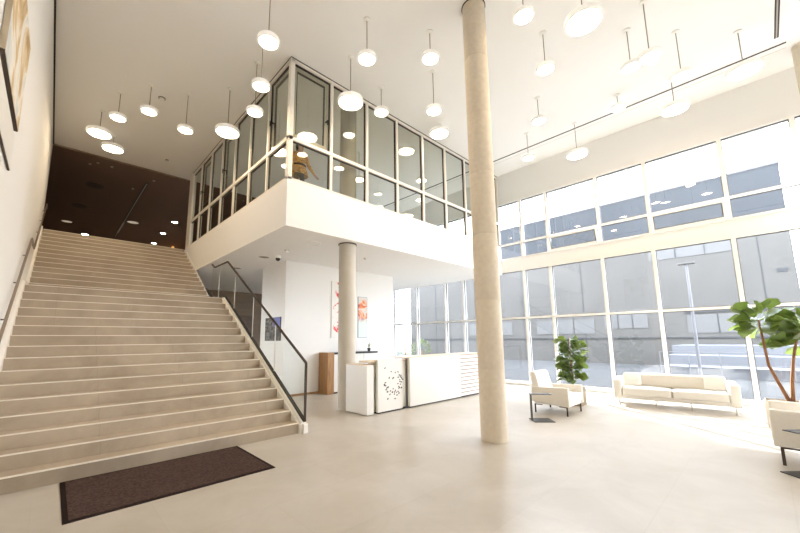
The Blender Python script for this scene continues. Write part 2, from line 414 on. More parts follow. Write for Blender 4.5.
for i in range(len(ys)-1):
    y0, y1 = ys[i], ys[i+1]
    window(n, y0, y1, .08, 4.16, 2.37); n += 1
    window(n, y0, y1, 4.60, 6.86, 5.19, awning=(i in (2, 4, 6))); n += 1

# ------------------------------------------------------------------ glazed partition of the upper floor
def partition(name, n, pitch, xf, operable):
    """xf maps (along, across, z)->world box; builds bays of frame and two panes"""
    root = sempty(name, (0, 0, 0))
    def B(bm, a0, a1, c0, c1, z0, z1): bx(bm, *xf(a0, a1, c0, c1), z0, z1)
    z0, z1, zt = ZF, HC, 6.10
    bm = bmesh.new()
    L = n*pitch
    B(bm, 0, L, -.05, .05, z0, z0+.05); B(bm, 0, L, -.05, .05, z1-.09, z1-.025); B(bm, 0, L, -.05, .05, zt-.04, zt+.04)
    obj('partition_rail', bm, M['part_frame'], root)
    bm = bmesh.new(); B(bm, 0, L, -.056, .056, z1-.025, z1); obj('partition_shadow_gap', bm, M['gasket'], root)
    for i in range(n+1):
        if i == 0: continue
        w = .035 if i < n else .06
        bm = bmesh.new(); B(bm, i*pitch-w, i*pitch+(w if i < n else 0), -.052, .052, z0, z1-.025); obj('partition_mullion', bm, M['part_frame'], root)
    for i in range(n):
        a0, a1 = i*pitch+(.035 if i else .07), (i+1)*pitch-.035
        for k, (b0, b1) in enumerate(((z0+.05, zt-.04), (zt+.04, z1-.09))):
            g = .022
            bm = bmesh.new()
            B(bm, a0, a0+g, -.01, .035, b0, b1); B(bm, a1-g, a1, -.01, .035, b0, b1); B(bm, a0+g, a1-g, -.01, .035, b0, b0+g*.6); B(bm, a0+g, a1-g, -.01, .035, b1-g, b1)
            obj('partition_gasket', bm, M['gasket'], root)
            bm = bmesh.new(); x0, x1, y0, y1 = xf(a0, a1, .0, .0)
            vs = [bm.verts.new(p) for p in ((x0, y0, b0), (x1, y1, b0), (x1, y1, b1), (x0, y0, b1))]; bm.faces.new(vs)
            obj('partition_pane', bm, M['part_glass'], root)
            if k == 1 and i in operable:   # inner opening sash
                bm = bmesh.new(); e0, e1 = .06, .13
                B(bm, a0+e0, a0+e1, .03, .08, b0+e0, b1-e0); B(bm, a1-e1, a1-e0, .03, .08, b0+e0, b1-e0)
                B(bm, a0+e1, a1-e1, .03, .08, b0+e0, b0+e1); B(bm, a0+e1, a1-e1, .03, .08, b1-e1, b1-e0)
                obj('opening_sash', bm, M['part_frame'], root)
                bm = bmesh.new(); q = .02
                B(bm, a0+e1, a0+e1+q, .03, .075, b0+e1, b1-e1); B(bm, a1-e1-q, a1-e1, .03, .075, b0+e1, b1-e1); B(bm, a0+e1+q, a1-e1-q, .03, .075, b1-e1-q, b1-e1)
                obj('sash_gasket', bm, M['gasket'], root)
                bm = bmesh.new(); B(bm, a1-e1+.02, a1-e0-.02, -.06, .03, b0+.75, b0+.78); B(bm, a1-e1+.025, a1-e0-.025, -.07, -.05, b0+.66, b0+.79); obj('sash_handle', bm, M['black'], root)
    return root
partition('partition_right', 8, (XW-BX)/8, lambda a0, a1, c0, c1: (BX+a0, BX+a1, BY+.055+c0, BY+.055+c1), (0,))
partition('partition_left', 7, 1.105, lambda a0, a1, c0, c1: (BX+.055+c0, BX+.055+c1, BY+a0, BY+a1), (0, 3, 5))
struct(box('trim_8', BX, BX+.11, BY, BY+.11, ZF, HC-.025, M['part_frame'], bevel=.008))
struct(box('trim_9', BX, BX+.14, BY+7*1.105, BY+7*1.105+.4, ZF, HC-.02, M['part_frame']))

# ------------------------------------------------------------------ staircase
N1, R1, G, Y0 = 16, .1769, .2925, 5.92
N2, Y2 = 13, 11.45
Z1 = N1*R1; R2 = (ZF-Z1)/N2
YLAND = Y0+(N1-1)*G
X0, X1 = XL+.05, 3.36
stair = thing('staircase', 'wide beige stone staircase with pale step edges rising along the left wall', 'stairs', (0, Y0, 0))
def step(y, z, h, depth):
    bm = bmesh.new(); y -= Y0
    bx(bm, X0, X1, y, y+depth+.02, z-h-.03 if z-h > .01 else 0, z, 0)
    for f in bm.faces:
        pass
    bx(bm, X0+.0005, X1-.0005, y-.004, y+.028, z-.012, z+.0015, 1)
    obj('step', bm, [M['stone'], M['nosing']], stair)
for k in range(N1-1): step(Y0+k*G, (k+1)*R1, R1, G)
for k in range(N2-1): step(Y2+k*G, Z1+(k+1)*R2, R2, G)
bm = bmesh.new(); y = YLAND-Y0; bx(bm, X0, X1, y, Y2-Y0+.02, Z1-.22, Z1, 0); bx(bm, X0+.0005, X1-.0005, y-.004, y+.028, Z1-.012, Z1+.0015, 1)
obj('landing', bm, [M['stone'], M['nosing']], stair)
bm = bmesh.new(); y = Y2+(N2-1)*G-Y0; bx(bm, X0, X1, y, 15.0-Y0, ZF-R2-.03, ZF, 0); bx(bm, X0+.0005, X1-.0005, y-.004, y+.028, ZF-.012, ZF+.0015, 1)
obj('top_step', bm, [M['stone'], M['nosing']], stair)
# inclined soffit below the steps
bm = bmesh.new()
prism(bm, [(.32, 0), (YLAND-Y0+.1, Z1-.25), (Y2-Y0+.2, Z1-.25), (Y2+(N2-1)*G-Y0+.2, ZF-.45), (15.0-Y0-.02, ZF-.45), (15.0-Y0-.02, ZF-.8), (Y2-Y0+.4, Z1-.55), (YLAND-Y0+.3, Z1-.55), (1.0, 0)], 'x', X0, X1)
obj('stair_soffit', bm, M['stringer'], stair)
def stringer_pts(up, dn):
    a = [(-.06, .02), (-.06, R1+up-.12), (0.0, R1+up), (YLAND-Y0, Z1+up), (Y2-Y0-.02, Z1+up), (YE-Y0-.3, Z1+up+(YE-Y0-.3-(Y2-Y0))*R2/G)]
    return a
up = -.03
s1 = R1/G; s2 = R2/G
yt = 15.0-Y0
prof = [(-.05, 0), (-.05, .16), (0, R1+up), (YLAND-Y0, Z1+up), (Y2-Y0, Z1+R2+up-.06), (yt-.35, ZF+up-.06), (yt-.35, ZF-.55), (Y2-Y0+.2, Z1-.45), (YLAND-Y0+.1, Z1-.45), (.75, 0)]
# right stringer stops below the fascia
bm = bmesh.new(); prism(bm, [(a, b) for a, b in prof], 'x', X1, X1+.03, 0); obj('right_stringer', bm, M['stringer'], stair)
bm = bmesh.new(); prism(bm, [(a, b+.10 if i in (2, 3, 4, 5) else b) for i, (a, b) in enumerate(prof)], 'x', XL+.001, X0, 0); obj('left_skirting', bm, M['stringer'], stair)

# glass balustrade on the open side
bal = thing('glass_balustrade', 'glass balustrade with dark handrail on the open right side of the stairs', 'railing', (3.46, Y0, 0))
def nose(y):   # nosing line height at world y
    if y <= YLAND: return R1+(y-Y0)*s1
    if y <= Y2: return Z1
    return Z1+R2+(y-Y2)*s2
yend = 12.2
xr = 3.46
# edge beam carrying the glass
ys_b = [Y0-.04, YLAND, Y2-.02, yend]
bm = bmesh.new()
top = [(Y0-.04-Y0, .185), (YLAND-Y0, Z1+.02), (Y2-Y0-.05, Z1+.02), (yend-Y0, Z1+.02+(yend-Y2)*s2)]
bot = [(a, max(b-.34, 0)) for a, b in top]
prism(bm, top+[bot[3], bot[2], bot[1], (.42, 0), (-.04, 0)], 'x', -.065, .03)
obj('edge_beam', bm, M['stringer'], bal)
bm = bmesh.new()
prism(bm, [(a, b) for a, b in top]+[(a, b+.032) for a, b in top[::-1]], 'x', -.03, .03)
obj('glass_channel', bm, M['slot'], bal)
hr = 1.02
def rail_z(y): return (nose(min(max(y, Y0), YLAND)) if y <= YLAND else (Z1 if y <= Y2 else Z1+(y-Y2)*s2))+hr+.03
def low_z(y):
    for (a0, b0), (a1, b1) in zip(top, top[1:]):
        if a0 <= y-Y0 <= a1+1e-6: return b0+(b1-b0)*(y-Y0-a0)/(a1-a0)+.045
    return top[-1][1]+.045
cuts = [Y0-.02, 7.17, 8.38, 9.645, YLAND, 10.95, Y2-.05, 11.62]
for a, b in zip(cuts, cuts[1:]):
    bm = bmesh.new(); g = .006
    prism(bm, [(a+g-Y0, low_z(a+g)-.02), (b-g-Y0, low_z(b-g)-.02), (b-g-Y0, rail_z(b-g)-.02), (a+g-Y0, rail_z(a+g)-.02)], 'x', -.002, .002)
    obj('glass_panel', bm, M['rail_glass'], bal)
for y in cuts[1:4]+[10.95]:
    bm = bmesh.new(); bx(bm, -.008, .008, y-Y0-.006, y-Y0+.006, low_z(y), rail_z(y)-.02); obj('glass_joint', bm, M['steel'], bal)
bm = bmesh.new()
pts = [(0, -.04, .19), (0, -.04, rail_z(Y0)), (0, YLAND-Y0, rail_z(YLAND)), (0, Y2-Y0-.03, rail_z(Y2)), (0, 11.70-Y0, rail_z(11.70))]
def bar(bm, p, q, w, h):
    p, q = Vector(p), Vector(q); d = (q-p).normalized(); sx = Vector((1, 0, 0)); sz = sx.cross(d).normalized()
    A = [bm.verts.new(p+sx*i*w+sz*j*h) for i, j in ((-1, -1), (1, -1), (1, 1), (-1, 1))]; B = [bm.verts.new(q+sx*i*w+sz*j*h) for i, j in ((-1, -1), (1, -1), (1, 1), (-1, 1))]
    bm.faces.new(A[::-1]); bm.faces.new(B)
    for i in range(4): bm.faces.new((A[i], A[(i+1) % 4], B[(i+1) % 4], B[i]))
for p, q in zip(pts[1:], pts[2:]): bar(bm, p, q, .02, .015)
obj('handrail', bm, M['rail'], bal)
bm = bmesh.new(); bar(bm, pts[0], pts[1], .018, .016); obj('end_post', bm, M['rail'], bal)
bm = bmesh.new(); bx(bm, -.05, .035, -.1, -.04, 0, .16); obj('foot_block', bm, M['stringer'], bal, bevel=.004)

# wall handrail on the left
wr = thing('wall_handrail', 'dark steel handrail on brackets along the left wall of the stairs', 'handrail', (XL+.06, Y0, 0))
def lz(y): return (nose(y) if y <= YLAND else (Z1 if y <= Y2 else Z1+(y-Y2)*s2))+.97
P = [(0, -1.2+.0, lz(Y0)-1.2*s1*0), ]
pts = [(0, -.3, lz(Y0)-.3*s1), (0, YLAND-Y0, lz(YLAND)), (0, Y2-Y0-.02, lz(Y2)), (0, 15.0-Y0, lz(15.0)), (0, YE-Y0+.3, lz(15.0))]
bm = bmesh.new(); tube(bm, pts, .019, 10); obj('rail', bm, mat('bronze_handrail', (.22, .165, .12), .35, .5), wr)
for y in (6.3, 7.4, 8.5, 9.6, 11.8, 12.7, 13.6, 14.5):
    bm = bmesh.new(); z = lz(y); tube(bm, [(0, y-Y0, z-.02), (0, y-Y0, z-.07), (-.06, y-Y0, z-.07)], .009, 8); lathe(bm, [(0, 0), (.03, 0), (.03, .01), (0, .01)], 12, (0, 0, 0)) if False else None
    obj('rail_bracket', bm, M['black'], wr)

# ------------------------------------------------------------------ floor mat
mt = thing('door_mat', 'large dark brown rectangular mat lying before the bottom step', 'mat', (1.25, 5.245, 0))
bm = bmesh.new(); bx(bm, -1.03, 1.03, -.66, .66, 0, .008); obj('mat_border', bm, M['mat_edge'], mt)
bm = bmesh.new(); bx(bm, -.985, .985, -.615, .615, .008, .013); obj('mat_pile', bm, M['mat'], mt)

# ------------------------------------------------------------------ pendant lamps
def make_pendant(name, D, drop, label, loc):
    t = thing(name, label, 'lamp', loc, 0, 'round pendant lamps under the hall ceiling')
    r = D/2; th = .11 if D > .5 else .095
    bm = bmesh.new(); lathe(bm, [(0, 0), (.07, 0), (.07, -.024), (.02, -.036), (0, -.036)], 20); obj('canopy', bm, M['lamp_body'], t)
    bm = bmesh.new(); tube(bm, [(0, 0, -.03), (0, 0, -drop+th-.03)], .009, 8); obj('rod', bm, M['rod'], t)
    bm = bmesh.new(); lathe(bm, [(0, -drop+th), (.03, -drop+th), (r-.03, -drop+th-.004), (r-.008, -drop+th-.016), (r, -drop+th-.04), (r, -drop+.006), (r-.006, -drop), (r-.034, -drop), (r-.034, -drop+.012), (0, -drop+.012)], 40)
    obj('housing', bm, M['opal'], t)
    bm = bmesh.new(); lathe(bm, [(r-.034, -drop+.002), (r-.042, -drop-.003), (0, -drop-.005)], 40); obj('diffuser', bm, M['lamp_glow'], t)
    return t
pend = [
 ('a', .438, 12.09, 7.36, .58, 'large round pendant lamp nearest the left wall, leftmost of all the lamps'),
 ('a2', .846, 13.41, 7.62, .58, 'large round pendant lamp close to the ceiling, just below the leftmost large lamp'),
 ('b', .723, 10.856, 7.351, .38, 'small round pendant lamp above the stairs, just right of the leftmost large lamp'),
 ('c', 1.255, 10.002, 7.344, .38, 'small round pendant lamp above the stairs beside the smoke detector'),
 ('d', 2.03, 9.736, 7.04, .38, 'small round pendant lamp between smoke detector and the large lamp before the glass side'),
 ('e', 2.763, 8.788, 6.85, .58, 'large round pendant lamp hanging before the left glass side of the upper room'),
 ('f', 2.913, 7.472, 6.807, .38, 'lower of two small pendant lamps hanging left of the glass corner'),
 ('g', 2.716, 6.702, 6.913, .38, 'upper of two small pendant lamps hanging left of the glass corner'),
 ('h', 2.285, 5.405, 6.794, .38, 'small pendant lamp with long rod at top of picture above the glass corner'),
 ('i', 4.426, 5.861, 6.928, .58, 'large round pendant lamp before the second glass bay right of the corner'),
 ('j', 4.067, 4.854, 7.162, .38, 'small pendant lamp against the ceiling right of the glass corner, above the large one'),
 ('k', 5.596, 6.113, 7.36, .38, 'small pendant lamp before the top frame of the third glass bay'),
 ('l', 5.228, 4.18, 7.429, .38, 'small pendant lamp left of the concrete column, highest of a row of three'),
 ('m', 6.151, 4.859, 7.02, .38, 'small pendant lamp left of the concrete column, middle of a row of three'),
 ('t', 7.96, 6.11, 7.76, .58, 'large flat pendant lamp left of the concrete column, lowest of a row of three'),
 ('n', 7.022, 2.565, 7.2, .38, 'small pendant lamp right of the concrete column, below the lamp cut by the picture top'),
 ('o', 8.975, 3.552, 7.38, .38, 'small pendant lamp right of the concrete column just above the black ceiling slot'),
 ('p', 8.263, 1.327, 7.18, .38, 'left one of two overlapping pendant lamps at upper right'),
 ('q', 7.761, .94, 6.87, .38, 'right one of two overlapping pendant lamps at upper right, on the longer rod'),
 ('r', 9.072, .626, 7.01, .38, 'small pendant lamp just above the ceiling slot, right of the overlapping pair'),
 ('s', 10.053, -.281, 7.118, .58, 'large pendant lamp furthest right, overlapping the black ceiling slot'),
 ('u', 5.795, 2.422, 7.5, .38, 'pendant lamp cut by the picture top, right beside the concrete column'),
 ('v', 5.952, 1.515, 6.814, .58, 'largest looking pendant lamp at picture top between concrete column and overlapping pair'),
 ('x', 10.762, .951, 7.221, .58, 'large pendant lamp below the ceiling slot, left of the furthest right one'),
 ('y', 10.436, 2.049, 7.677, .38, 'small pendant lamp that covers part of the black ceiling slot'),
 ('z', 10.391, 4.522, 7.231, .38, 'small pendant lamp nearest the column below the ceiling slot'),
 ('in1', 7.163, 8.978, 7.05, .38, 'small pendant lamp inside the glass room, behind the lower pane right of the corner person'),
 ('in2', 8.8, 7.58, 7.05, .38, 'small pendant lamp inside the glass room, second glass bay left of the concrete column'),
 ('w', 10.944, 3.295, 7.037, .58, 'large pendant lamp below the slot above the first wide windows right of the column'),
]
for k, x, y, z, D, lab in pend:
    make_pendant('pendant_lamp', D, HC-z, lab, (x, y, HC))

# small ceiling fittings
def smoke(loc, label, r=.06, name='smoke_detector', cat='detector', m=None):
    t = thing(name, label, cat, loc)
    bm = bmesh.new(); lathe(bm, [(0, 0), (r, 0), (r, -.018), (r*.92, -.022), (0, -.022)], 24); obj('base', bm, m or M['rod'], t)
    bm = bmesh.new(); lathe(bm, [(r*.7, -.022), (r*.66, -.045), (r*.4, -.055), (0, -.056)], 24); obj('sensor_head', bm, m or M['lamp_body'], t)
    return t
smoke((1.553, 10.355, HC), 'small white smoke detector on the ceiling above the stairs', .085)
smoke((4.423, 8.653, ZS), 'small white smoke detector under the upper floor beside the security camera', .06)
smoke((6.623, 8.003, ZS), 'small grey detector under the upper floor right of the grey column', .05, m=M['steel'])
sc = thing('security_camera', 'white dome camera with black eye under the upper floor soffit', 'camera', (4.559, 9.46, ZS))
bm = bmesh.new(); lathe(bm, [(0, 0), (.085, 0), (.085, -.06), (.075, -.07), (0, -.07)], 28); obj('camera_base', bm, M['lamp_body'], sc)
bm = bmesh.new(); lathe(bm, [(.07, -.07), (.066, -.10), (.05, -.13), (.025, -.146), (0, -.15)], 28); obj('dome', bm, M['black'], sc)
def vent(loc, r, label, m, cat='speaker', name='ceiling_speaker'):
    t = thing(name, label, cat, loc, 0)
    bm = bmesh.new(); lathe(bm, [(r*.86, -.004), (r*.9, -.012), (r, -.008), (r, 0), (r*.86, 0)], 32); obj('rim', bm, M['lamp_body'], t)
    bm = bmesh.new(); lathe(bm, [(0, -.006), (r*.86, -.006), (r*.86, 0), (0, 0)], 32); obj('grille', bm, m, t)
spk = mat('grey_grille', (.30, .26, .21), .7)
vent((4.311, 9.844, ZS), .17, 'round grey speaker grille under the upper floor left of the security camera', spk)
vent((4.322, 11.968, ZS), .15, 'round grey speaker grille deeper in the corridor ceiling behind the balustrade', spk)
vent((4.6, 7.62, ZS), .2, 'round white ceiling plate under the upper floor left of the grey column', M['ceiling'], 'ceiling plate', 'ceiling_plate')
for i, (x, y) in enumerate(((1.033, 15.88), (1.915, 17.671), (2.408, 16.201), (.423, 16.131), (.628, 15.846))):
    lab = ['small sprinkler head on the dark ceiling, right one of three by the hall edge', 'small sprinkler head further back on the dark ceiling left of the long track',
           'small sprinkler head on the dark ceiling above the track end', 'small sprinkler head on the dark ceiling, left one of three by the hall edge', 'small sprinkler head on the dark ceiling, middle one of three by the hall edge'][i]
    t = thing('sprinkler_head', lab, 'sprinkler', (x, y, HC-.02), 0, 'sprinklers on the dark ceiling')
    bm = bmesh.new(); lathe(bm, [(0, 0), (.05, 0), (.05, -.012), (.02, -.02), (.02, -.04), (.035, -.045), (0, -.05)], 16); obj('sprinkler_body', bm, M['steel'], t)
smoke((2.418, 14.024, HC), 'tiny white detector on the hall ceiling near the dark ceiling edge', .05)
# lit downlights in the lobby
def downlight(loc, r, label, m):
    t = thing('downlight', label, 'downlight', loc, 0, 'downlights in the dark lobby ceiling')
    bm = bmesh.new(); lathe(bm, [(r, 0), (r*1.15, 0), (r*1.15, -.012), (r, -.012)], 24); obj('trim_ring', bm, M['frame_brown'], t)
    bm = bmesh.new(); lathe(bm, [(0, -.004), (r, -.004), (r, 0), (0, 0)], 24); obj('lens', bm, m, t)
dim = emit('dim_downlight', (1, .8, .6), .12)
vd = mat('dark_speaker_grille', (.09, .06, .045), .7)
zl = HC-.02
downlight((4.305, 21.411, zl), .13, 'bright lobby downlight nearest the glass side, first of three', M['spot_glow'])
downlight((4.274, 24.133, zl), .13, 'bright lobby downlight, middle of three by the glass side', M['spot_glow'])
downlight((4.333, 27.05, zl), .13, 'bright lobby downlight nearest the stair top, third of three', M['spot_glow'])
downlight((2.628, 22.906, zl), .26, 'large dim lobby downlight right of the long track', dim)
downlight((.872, 27.42, zl), .15, 'lobby downlight cut by the top step, left of the track', M['spot_glow'])
downlight((.01, 25.022, zl), .22, 'dim lobby downlight furthest left', dim)
downlight((.716, 18.358, zl), .26, 'unlit round fitting on the dark ceiling left of the track start', vd)
downlight((.361, 21.7, zl), .26, 'unlit round fitting on the dark ceiling above the furthest left downlight', vd)
tr = thing('lobby_track', 'long dark steel light track running along the lobby ceiling', 'track light', (2.25, 21.7, HC-.02))
bm = bmesh.new(); bx(bm, -.05, .05, -5.1, 5.1, -.03, 0); obj('track_body', bm, M['slot'], tr)
bm = bmesh.new(); bx(bm, -.025, .025, -5.05, 5.05, -.036, -.03); obj('track_strip', bm, mat('grey_track_strip', (.36, .33, .31), .5), tr)
bm = bmesh.new(); bx(bm, -.04, .04, 1.4, 3.9, -.06, -.036); obj('track_spot', bm, mat('pale_track_spot', (.5, .48, .47), .5), tr)
tr = thing('ceiling_track', 'short dark twin-line light track on the white ceiling at upper right', 'track light', (9.9, -.85, HC))
bm = bmesh.new(); bx(bm, -1.0, 1.0, -.035, -.012, -.008, 0); bx(bm, -1.0, 1.0, .012, .035, -.008, 0); obj('track_slot', bm, M['slot'], tr)
bm = bmesh.new(); bx(bm, -1.0, 1.0, -.012, .012, -.006, 0); obj('track_strip', bm, mat('grey_strip', (.4, .36, .33), .5), tr)
# amber lamp far in the lobby
am = thing('amber_lamp', 'amber glowing lamp at the back of the dark lobby near the stair top right', 'lamp', (5.42, 27.0, ZF))
bm = bmesh.new(); lathe(bm, [(0, 0), (.16, 0), (.16, .03), (.02, .05), (.02, 2.3), (0, 2.3)], 20); obj('stand', bm, M['rail'], am)
bm = bmesh.new(); lathe(bm, [(.02, 2.9), (.06, 2.9), (.26, 2.3), (.24, 2.3)], 24); obj('lamp_shade', bm, emit('amber_shade', (1, .45, .10), .35), am)
bm = bmesh.new(); lathe(bm, [(0, 2.28), (.22, 2.28), (.22, 2.36), (0, 2.36)], 24); obj('lamp_bulb', bm, M['amber_glow'], am)

# ------------------------------------------------------------------ pictures
def picture(name, label, loc, w, h, depth, art, frame, rz=0, cat='picture', extra=None):
    """front faces local -Y; origin at bottom centre of the back"""
    t = thing(name, label, cat, loc, rz)
    bm = bmesh.new()
    if cat == 'canvas picture':
        bx(bm, -w/2, w/2, -depth, 0, .03, h); obj('stretcher', bm, M['art_edge'], t, bevel=.003)
        bm = bmesh.new(); bx(bm, -w/2, w/2, -depth, 0, 0, .03); obj('lower_edge', bm, frame, t, bevel=.003)
    else:
        bx(bm, -w/2, w/2, -depth, 0, 0, h); obj('frame', bm, frame, t, bevel=.003)
    bm = bmesh.new(); e = .012
    bx(bm, -w/2+e, w/2-e, -depth-.003, -depth, e, h-e); obj('canvas', bm, art, t)
    if extra: extra(t)
    return t
picture('painting', 'gold and white abstract canvas high on the left wall, cut by the picture top', (XL+.004, 4.94, 4.08), 1.58, 1.1, .04, M['art_gold'], M['frame_brown'], PI/2, 'canvas picture')
picture('painting', 'pale canvas with dark lower edge at the far left picture border, below the gold one', (XL+.004, 4.85, 3.60), 1.8, .42, .02, M['canvas_pale'], M['frame_brown'], PI/2, 'canvas picture')
picture('painting', 'pale canvas with red splashes left behind the grey column', (7.2, 9.8, 1.71), 1.1, 1.88, .03, M['art_red'], mat('white_canvas_edge', (.8, .78, .74), .7))
picture('painting', 'orange, blue and white abstract canvas right of the grey column', (7.98, 9.8, 1.71), .42, 1.44, .03, M['art_color'], mat('blue_canvas_edge', (.16, .22, .30), .7))
def sky_part(t):
    bm = bmesh.new(); prism(bm, [(-.06, .71), (.52, .71), (.52, .36), (.2, .47), (.1, .40)], 'y', -.028, -.0235); obj('indigo_area', bm, M['art_sky'], t)
picture('photo_print', 'small dark photo print with indigo sky on the corridor side wall', (5.0, 10.53, 1.63), 1.06, .72, .02, M['art_night'], M['black'], -PI/2, extra=sky_part)

# ------------------------------------------------------------------ reception desk
ds = thing('reception_desk', 'long white reception desk with dotted emblem and slatted right end', 'desk', (5.1, 6.09, 0))
def dbox(name, x0, x1, y0, y1, z0, z1, m, bevel=.004): return box(name, x0-5.1, x1-5.1, y0-6.09, y1-6.09, z0, z1, m, ds, bevel)
dbox('end_block', 5.10, 5.30, 6.10, 6.86, .02, 1.07, M['desk'])
dbox('end_block_top', 5.10, 5.42, 6.22, 6.86, 1.07, 1.085, M['desk_top'], 0)
dbox('recess_panel', 5.30, 5.50, 6.24, 6.30, .02, 1.12, M['desk_shade'])
dbox('counter_shelf', 5.20, 6.45, 6.16, 6.5, 1.125, 1.165, M['desk_top'])
dbox('emblem_panel', 5.414, 6.193, 6.09, 6.16, .035, 1.185, M['desk'])
dbox('middle_recess', 6.193, 6.431, 6.20, 6.28, .03, 1.125, M['desk'])
dbox('front_panel', 6.431, 8.52, 6.06, 6.14, .035, 1.19, M['desk'])
dbox('counter_top', 6.30, 9.62, 6.10, 6.62, 1.19, 1.215, M['desk_top'])
dbox('slat_backing', 8.52, 9.6, 6.09, 6.14, .035, 1.19, mat('warm_slat_gap', (.30, .23, .16), .7))
for k in range(11):
    dbox('slat', 8.52, 9.6, 6.06, 6.09, .05+k*.104, .05+k*.104+.076, M['desk'], .002)
dbox('plinth', 5.45, 9.55, 6.12, 6.3, 0, .035, M['black'], 0)
dbox('work_surface', 5.30, 9.6, 6.5, 7.0, .72, .76, M['desk'])
dbox('back_support', 9.52, 9.6, 6.14, 7.0, 0, .72, M['desk'])
dbox('inner_panel', 5.5, 9.52, 6.30, 6.34, .0, 1.12, M['desk'])
dots = [(288,183),(328,205),(355,212),(373,210),(382,228),(393,232),(315,238),(338,243),(400,250),(290,262),(375,240),(385,255),(395,268),(405,255),(290,278),(300,290),(308,288),(372,275),(388,280),(395,300),(380,300),(295,300),(303,312),(318,328),(335,318),(348,330),(355,310),(362,322),(372,318),(365,337),(305,350),(352,355),(378,328),(385,265),(322,310),(340,300),(350,318),(342,240),(398,243),(284,272),(378,292),(390,240)]
bm = bmesh.new()
for i, (a, b) in enumerate(dots):
    u = .314+(a-284)/(406-284)*.60; z = .90-(b-205)/(350-205)*.60
    x = 5.43+u-.18-.05+.10 - 5.1
    w = random.uniform(.016, .028); h = random.uniform(.011, .017); an = random.uniform(-.6, .9)
    c, s = math.cos(an), math.sin(an)
    q = [(x+c*p*w-s*r*h, z+s*p*w+c*r*h) for p, r in ((-1, -1), (1, -1), (1, 1), (-1, 1))]
    prism(bm, q, 'y', -.003, .002)
obj('emblem', bm, M['logo'], ds)['label'] = 'ring of small dark dashes'

# sideboard with wooden end
sb = thing('sideboard', 'white sideboard with oak left end and black top at the back wall', 'cabinet', (6.2, 9.27, 0))
box('end_panel', 0, .24, 0, .5, 0, 1.25, M['wood'], sb, .003)['label'] = 'oak end panel'
box('cabinet_front', .24, 2.04, .02, .5, .05, 1.19, M['desk'], sb, .003)
box('top_board', .24, 2.04, -.01, .5, 1.19, 1.245, M['black'], sb)
box('plinth', .24, 2.02, .05, .48, 0, .05, M['black'], sb)
for k in (.84, 1.44):
    box('door_gap', k-.003, k+.003, .017, .021, .06, 1.18, M['gasket'], sb)
gp = thing('potted_plant', 'small green spiky plant in a black pot standing on the sideboard', 'plant', (8.0, 9.45, 1.247))
bm = bmesh.new(); lathe(bm, [(0, 0), (.045, 0), (.06, .11), (.052, .11), (.05, .09), (0, .09)], 20); obj('pot', bm, M['grass_pot'], gp)
bm = bmesh.new()
for k in range(26):
    a = random.uniform(0, 2*PI); l = random.uniform(.12, .22); b = random.uniform(.02, .12)
    c, s = math.cos(a), math.sin(a); w = .006
    p = [(0, 0, .09), (c*b*.4, s*b*.4, .09+l*.6), (c*b, s*b, .09+l)]
    v = [bm.verts.new((x-s*ww, y+c*ww, z)) for (x, y, z), ww in zip(p, (w, w, .001))]; v2 = [bm.verts.new((x+s*ww, y-c*ww, z)) for (x, y, z), ww in zip(p, (w, w, .001))]
    for i in range(2): bm.faces.new((v[i], v[i+1], v2[i+1], v2[i]))
obj('leaves', bm, M['leaf_small'], gp)

# ------------------------------------------------------------------ seating
def cushion(bm, x0, x1, y0, y1, z0, z1, puff=.03, n=8, mi=0, e=14.0):
    """soft box: subdivided, bulging faces"""
    b2 = bmesh.new(); bx(b2, -1, 1, -1, 1, -1, 1)
    bmesh.ops.subdivide_edges(b2, edges=b2.edges[:], cuts=n, use_grid_fill=True)
    cx, cy, cz = (x0+x1)/2, (y0+y1)/2, (z0+z1)/2; hx, hy, hz = (x1-x0)/2, (y1-y0)/2, (z1-z0)/2
    mp = {}
    for v in b2.verts:
        x, y, z = v.co
        r = .12
        def sq(t, h): return t
        # rounded corners
        L = (abs(x)**e+abs(y)**e+abs(z)**e)**(1/e)
        q = v.co/L
        bulge = 1+puff/min(hx, hy, hz)*0
        px_, py_, pz_ = q.x*hx, q.y*hy, q.z*hz
        mn = min(hx, hy, hz)+1e-6
        kx, ky, kz = (puff if h <= mn else puff*.12 for h in (hx, hy, hz))
        f = (1-q.x*q.x)*(1-q.y*q.y)*abs(q.z)**3*kz; pz_ += math.copysign(f, q.z)
        f = (1-q.z*q.z)*(1-q.y*q.y)*abs(q.x)**3*kx; px_ += math.copysign(f, q.x)
        f = (1-q.z*q.z)*(1-q.x*q.x)*abs(q.y)**3*ky; py_ += math.copysign(f, q.y)
        mp[v] = bm.verts.new((cx+px_, cy+py_, cz+pz_))
    for f in b2.faces:
        g = bm.faces.new([mp[v] for v in f.verts]); g.smooth = True; g.material_index = mi
    b2.free()
def cush(name, dims, m, parent, puff=.03):
    bm = bmesh.new(); cushion(bm, *dims, puff=puff); return obj(name, bm, m, parent)

